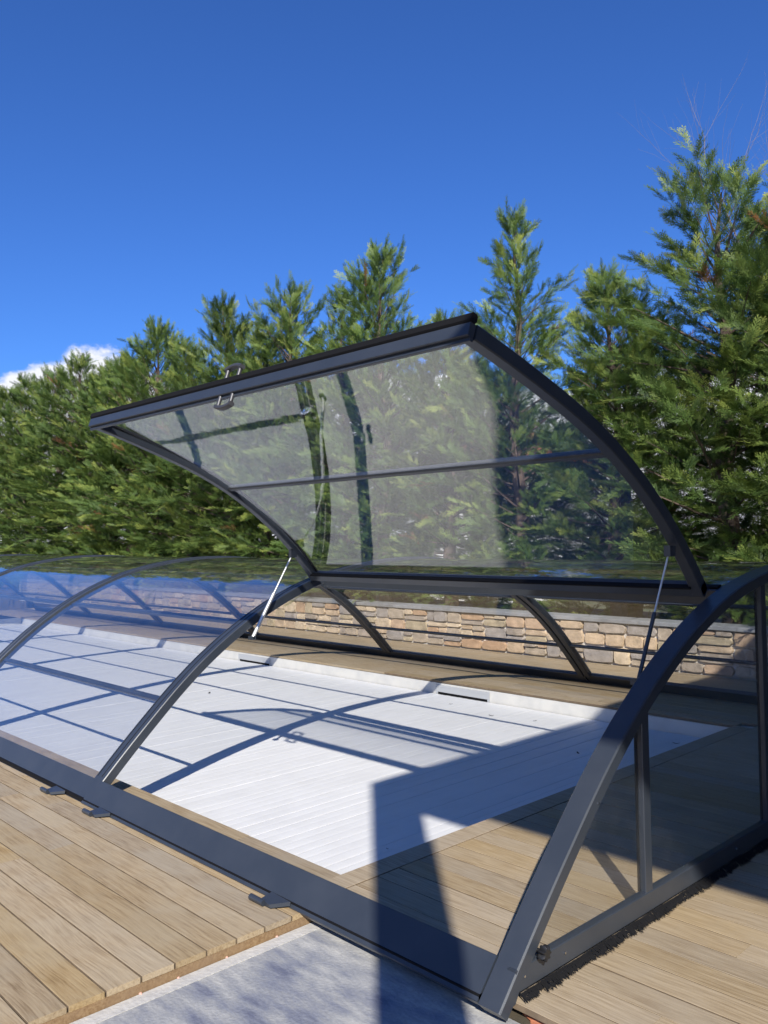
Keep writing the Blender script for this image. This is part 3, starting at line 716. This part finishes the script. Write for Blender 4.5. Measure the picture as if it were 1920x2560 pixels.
    me.materials.append(M['leaf'])
    return trunk, me
BASE_Z = .10
protos = []
for sd, Ht, Rm, nb, lo, de in ((1, 6.6, 1.45, 165, .6, 7.8), (2, 6.5, 1.40, 165, .7, 7.8), (3, 6.6, 1.50, 165, 1.3, 7.8), (4, 6.4, 1.30, 150, .8, 7.8)):
    tk, cme = conifer(sd, Ht, Rm, nb, lo, de); protos.append((tk.mesh('trunk', M['bark']), cme, Ht))
TREES = [  # x, y, top height above the ground, proto, rotation, width factor
 (-32.0, 9.0, 7.2, 0, 10, 1.3), (-29.4, 8.8, 7.2, 1, 60, 1.3), (-27.2, 8.7, 7.3, 0, 130, 1.25), (-25.0, 8.8, 7.15, 1, 210, 1.25), (-23.0, 8.7, 7.3, 0, 300, 1.2), (-21.3, 8.8, 6.8, 1, 340, 1.2),
 (-19.8, 8.7, 6.9, 1, 20, 1.15), (-18.3, 8.7, 7.45, 0, 95, 1.15), (-16.7, 8.8, 6.6, 1, 150, 1.15), (-15.0, 8.7, 7.35, 0, 200, 1.1), (-13.6, 8.8, 6.4, 1, 45, 1.1), (-12.5, 8.7, 7.05, 1, 250, 1.05),
 (-10.9, 8.8, 6.75, 3, 310, 1.05), (-9.55, 8.6, 7.15, 0, 350, 1.0), (-8.1, 8.8, 5.6, 1, 30, .95), (-6.5, 8.7, 7.0, 3, 80, 1.0), (-4.85, 8.9, 5.6, 1, 140, .95),
 (-3.1, 8.8, 6.75, 2, 195, 1.15), (-1.8, 8.8, 6.3, 0, 260, 1.1), (-.5, 8.9, 6.9, 1, 330, 1.05), (1.2, 8.8, 6.8, 3, 15, 1.05), (3.0, 8.9, 7.0, 2, 75, 1.1), (5.0, 8.9, 6.9, 0, 115, 1.1),
 (-2.9, 10.3, 6.2, 1, 45, 1.1), (-5.6, 10.5, 4.9, 0, 100, 1.2), (-8.9, 10.5, 5.1, 1, 170, 1.2), (-12.0, 10.4, 5.3, 0, 220, 1.25), (-15.9, 10.4, 5.6, 1, 280, 1.25), (-20, 10.4, 5.8, 0, 330, 1.3)]
for (x, y, top, pi, rot, wf) in TREES:
    tm, cme, Ht = protos[pi]
    row1 = y < 9.5; peers = sorted([t[0] for t in TREES if (t[1] < 9.5) == row1], reverse=True)
    ref = peers.index(-3.1) if row1 else 0; k_ = peers.index(x)-ref
    ORD = ['', 'first', 'second', 'third', 'fourth', 'fifth', 'sixth', 'seventh', 'eighth', 'ninth', 'tenth', 'eleventh', 'twelfth', 'thirteenth', 'fourteenth', 'fifteenth', 'sixteenth', 'seventeenth', 'eighteenth']
    if not row1: lab = 'cypress in the second row behind the hedge, %s from the bare tree' % ORD[k_+1]
    elif k_ == 0: lab = 'largest loose-limbed cypress of the hedge, in front of the bare tree'
    elif k_ > 0: lab = 'green hedge cypress behind the stone wall, %s past the largest one along the pool' % ORD[k_]
    else: lab = 'green hedge cypress behind the stone wall, %s from the largest one towards the house' % ORD[-k_]
    if abs(x+6.5) < .01: lab = 'slim hedge cypress with open sky round its top, second past the largest one'
    t_ = thing('cypress_tree', (x, y, BASE_Z-.02), lab, 'tree', 'cypress hedge row' if y < 9.5 else 'second cypress row')
    s_ = (top-BASE_Z)/(Ht+.28); y += .30
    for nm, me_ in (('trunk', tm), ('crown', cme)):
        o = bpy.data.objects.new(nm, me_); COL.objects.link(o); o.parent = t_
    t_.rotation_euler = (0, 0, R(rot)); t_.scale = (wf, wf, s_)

# bare deciduous tree behind
def bare_tree(org, top, label, seed):
    r = np.random.default_rng(seed); q = MB(); root = thing('bare_tree', org, label, 'tree', 'bare trees behind the hedge'); q2 = MB()
    def grow(p, d, L_, rad, lev):
        n = 4
        for k in range(n):
            d = unit(d+r.normal(0, .09, 3)+np.array([0, 0, .05])); p2 = p+d*L_/n; r2 = rad*(1-.16)
            (q if lev < 1 else q2).tube(p, p2, rad, r2, 6 if lev < 2 else 4, False); p, rad = p2, r2
            if lev < 4 and (k > 0 or lev > 0) and r.random() < .85:
                a = r.random()*6.28; s_ = unit(np.cross(d, [math.cos(a), math.sin(a), .2])); grow(p, unit(d*.95+s_*(.38+.25*r.random())), L_*(.52+.16*r.random()), rad*.55, lev+1)
        if lev < 4: grow(p, d, L_*.6, rad*.8, lev+1)
    grow(np.array(org, float), np.array([0, 0, 1.]), top*.48, .10, 0)
    q.build('trunk', M['palebark'], root); q2.build('branches', M['palebark'], root); return root
bare_tree((-4.9, 13.4, -.2), 10.7, 'leafless pale tree rising behind the largest cypress', 6)
bare_tree((-4.0, 13.8, -.2), 9.0, 'second leafless tree, lower, at the hedge end', 9)

# house glimpsed through the hedge
hs_ = thing('distant_house', (-20.8, 25, -1.2), 'white house with red tiled roof glimpsed through the hedge', 'house')
b = MB(); b.box(-22.4, -19.6, 23, 31, -1.19, 4.9); b.build('wall', M['render'], hs_)
b = MB(); b.add([(-22.9, 22.5, 4.8), (-19.1, 22.5, 4.8), (-19.1, 31.5, 4.8), (-22.9, 31.5, 4.8), (-21.2, 26, 6.4), (-20.8, 28, 6.4)], [(0, 1, 5, 4), (1, 2, 5), (2, 3, 4, 5), (3, 0, 4), (0, 3, 2, 1)]); b.build('roof', M['rooftile'], hs_)
for xx in (-21.0,):
    b = MB(); b.box(xx-.5, xx+.5, 22.97, 23.05, 3.1, 4.3); b.build('window', M['window'], hs_)

# ------------------------------------------------------------------ house terrace behind the photographer: pillar and flat roof shade the open end
ZT = 5.45; t_ = ZT-ZC
cx, cy = -2.785+t_*1.0, 1.945-t_*.91
hc = thing('house', (cx+3, cy+3, 0), 'white house terrace with flat roof on square pillars, shading the open end', 'house')
b = MB(); b.box(cx, cx+9, cy, 12, ZT-.28, ZT); b.build('roof', M['render'], hc)
for px_, py_ in ((cx, cy), (cx+8.2, cy), (cx, 9.5)):
    b = MB(); b.box(px_+.001, px_+.241, py_+.001, py_+.241, -.06, ZT-.279); b.build('pillar', M['render'], hc)
b = MB(); b.box(cx+1.1, cx+9, -.45, 12, -1.15, ZT-.281); b.build('wall', M['sky_block_wall'], hc)  # unseen wall body added close by to cut sky fill, dark to limit bounce
for yy_ in (.6, 3.8, 7.2):
    b = MB(); b.box(cx+1.06, cx+1.101, yy_, yy_+1.6, .0, 2.3); b.build('window', M['window'], hc)

# ------------------------------------------------------------------ small litter
def pix(u, v, z):
    d = fwd+rt*((u-960)/F_PX)+up*((1280-v)/F_PX); k = (z-CAM.z)/d.z; return CAM+d*k
for k, (u, v, L_, a) in enumerate(((523, 1733, .07, 2.2), (1228, 1790, .05, .5), (1127, 1761, .04, .8), (1337, 1803, .04, 1.0), (1445, 1884, .06, 2.4), (969, 2124, .02, 0), (1690, 1860, .06, .3))):
    p = pix(u, v, ZC+.003); q = MB(); rr = np.random.default_rng(k); n = 6
    c_, s_ = math.cos(a), math.sin(a); vs = []
    for t in np.linspace(0, 1, n):
        wv = .16*math.sin(math.pi*(.08+.86*t)); 
        for sg in (-1, 1): xx, yy_ = (t-.5)*L_, sg*wv*L_; vs.append((p.x+xx*c_-yy_*s_, p.y+xx*s_+yy_*c_, p.z+.004+.25*L_*abs(t-.5)*(1+.6*sg*rr.random())))
    q.add(vs, [(2*j, 2*j+1, 2*j+3, 2*j+2) for j in range(n-1)])
    tag(q.build('fallen_leaf', M['dead'], org=p), 'small dry curled leaf lying on the white slat cover', 'leaf', 'leaves on the pool cover')
def chunk(u, v, z, sx, sy, sz, label, m, grp=None, seed=0):
    p = pix(u, v, z); r = np.random.default_rng(seed); q = MB(); n = 7; vs = []
    for lv, sc_ in ((0, 1.0), (.6, .95), (1, .6)):
        for j in range(n):
            a = 2*math.pi*j/n; vs.append((p.x+sx*math.cos(a)*sc_*(1+r.normal(0, .15)), p.y+sy*math.sin(a)*sc_*(1+r.normal(0, .15)), p.z-.002+sz*lv*(1+r.normal(0, .08))))
    q.add(vs, [(l*n+j, l*n+(j+1) % n, (l+1)*n+(j+1) % n, (l+1)*n+j) for l in range(2) for j in range(n)]+[tuple(range(n)), tuple(range(2*n, 3*n))])
    tag(q.build('brick_fragment' if m is M['brick'] else 'stone_chip', m, org=p), label, 'fragment', grp)
chunk(1352, 2556, -.062, .075, .045, .03, 'terracotta brick fragment on the slab by the enclosure foot', M['brick'])
pk = principled('pink_chip', (.62, .36, .28), .9)
for k, (u, v) in enumerate(((350, 2484), (445, 2444), (565, 2393), (690, 2341))):
    chunk(u, v, -.060, .013, .007, .007, 'tiny pink mortar chip on the slab at the foot of the deck edge', pk, 'pink chips along the deck edge', k)

for o in bpy.data.objects:
    if '_org' in o: del o['_org']
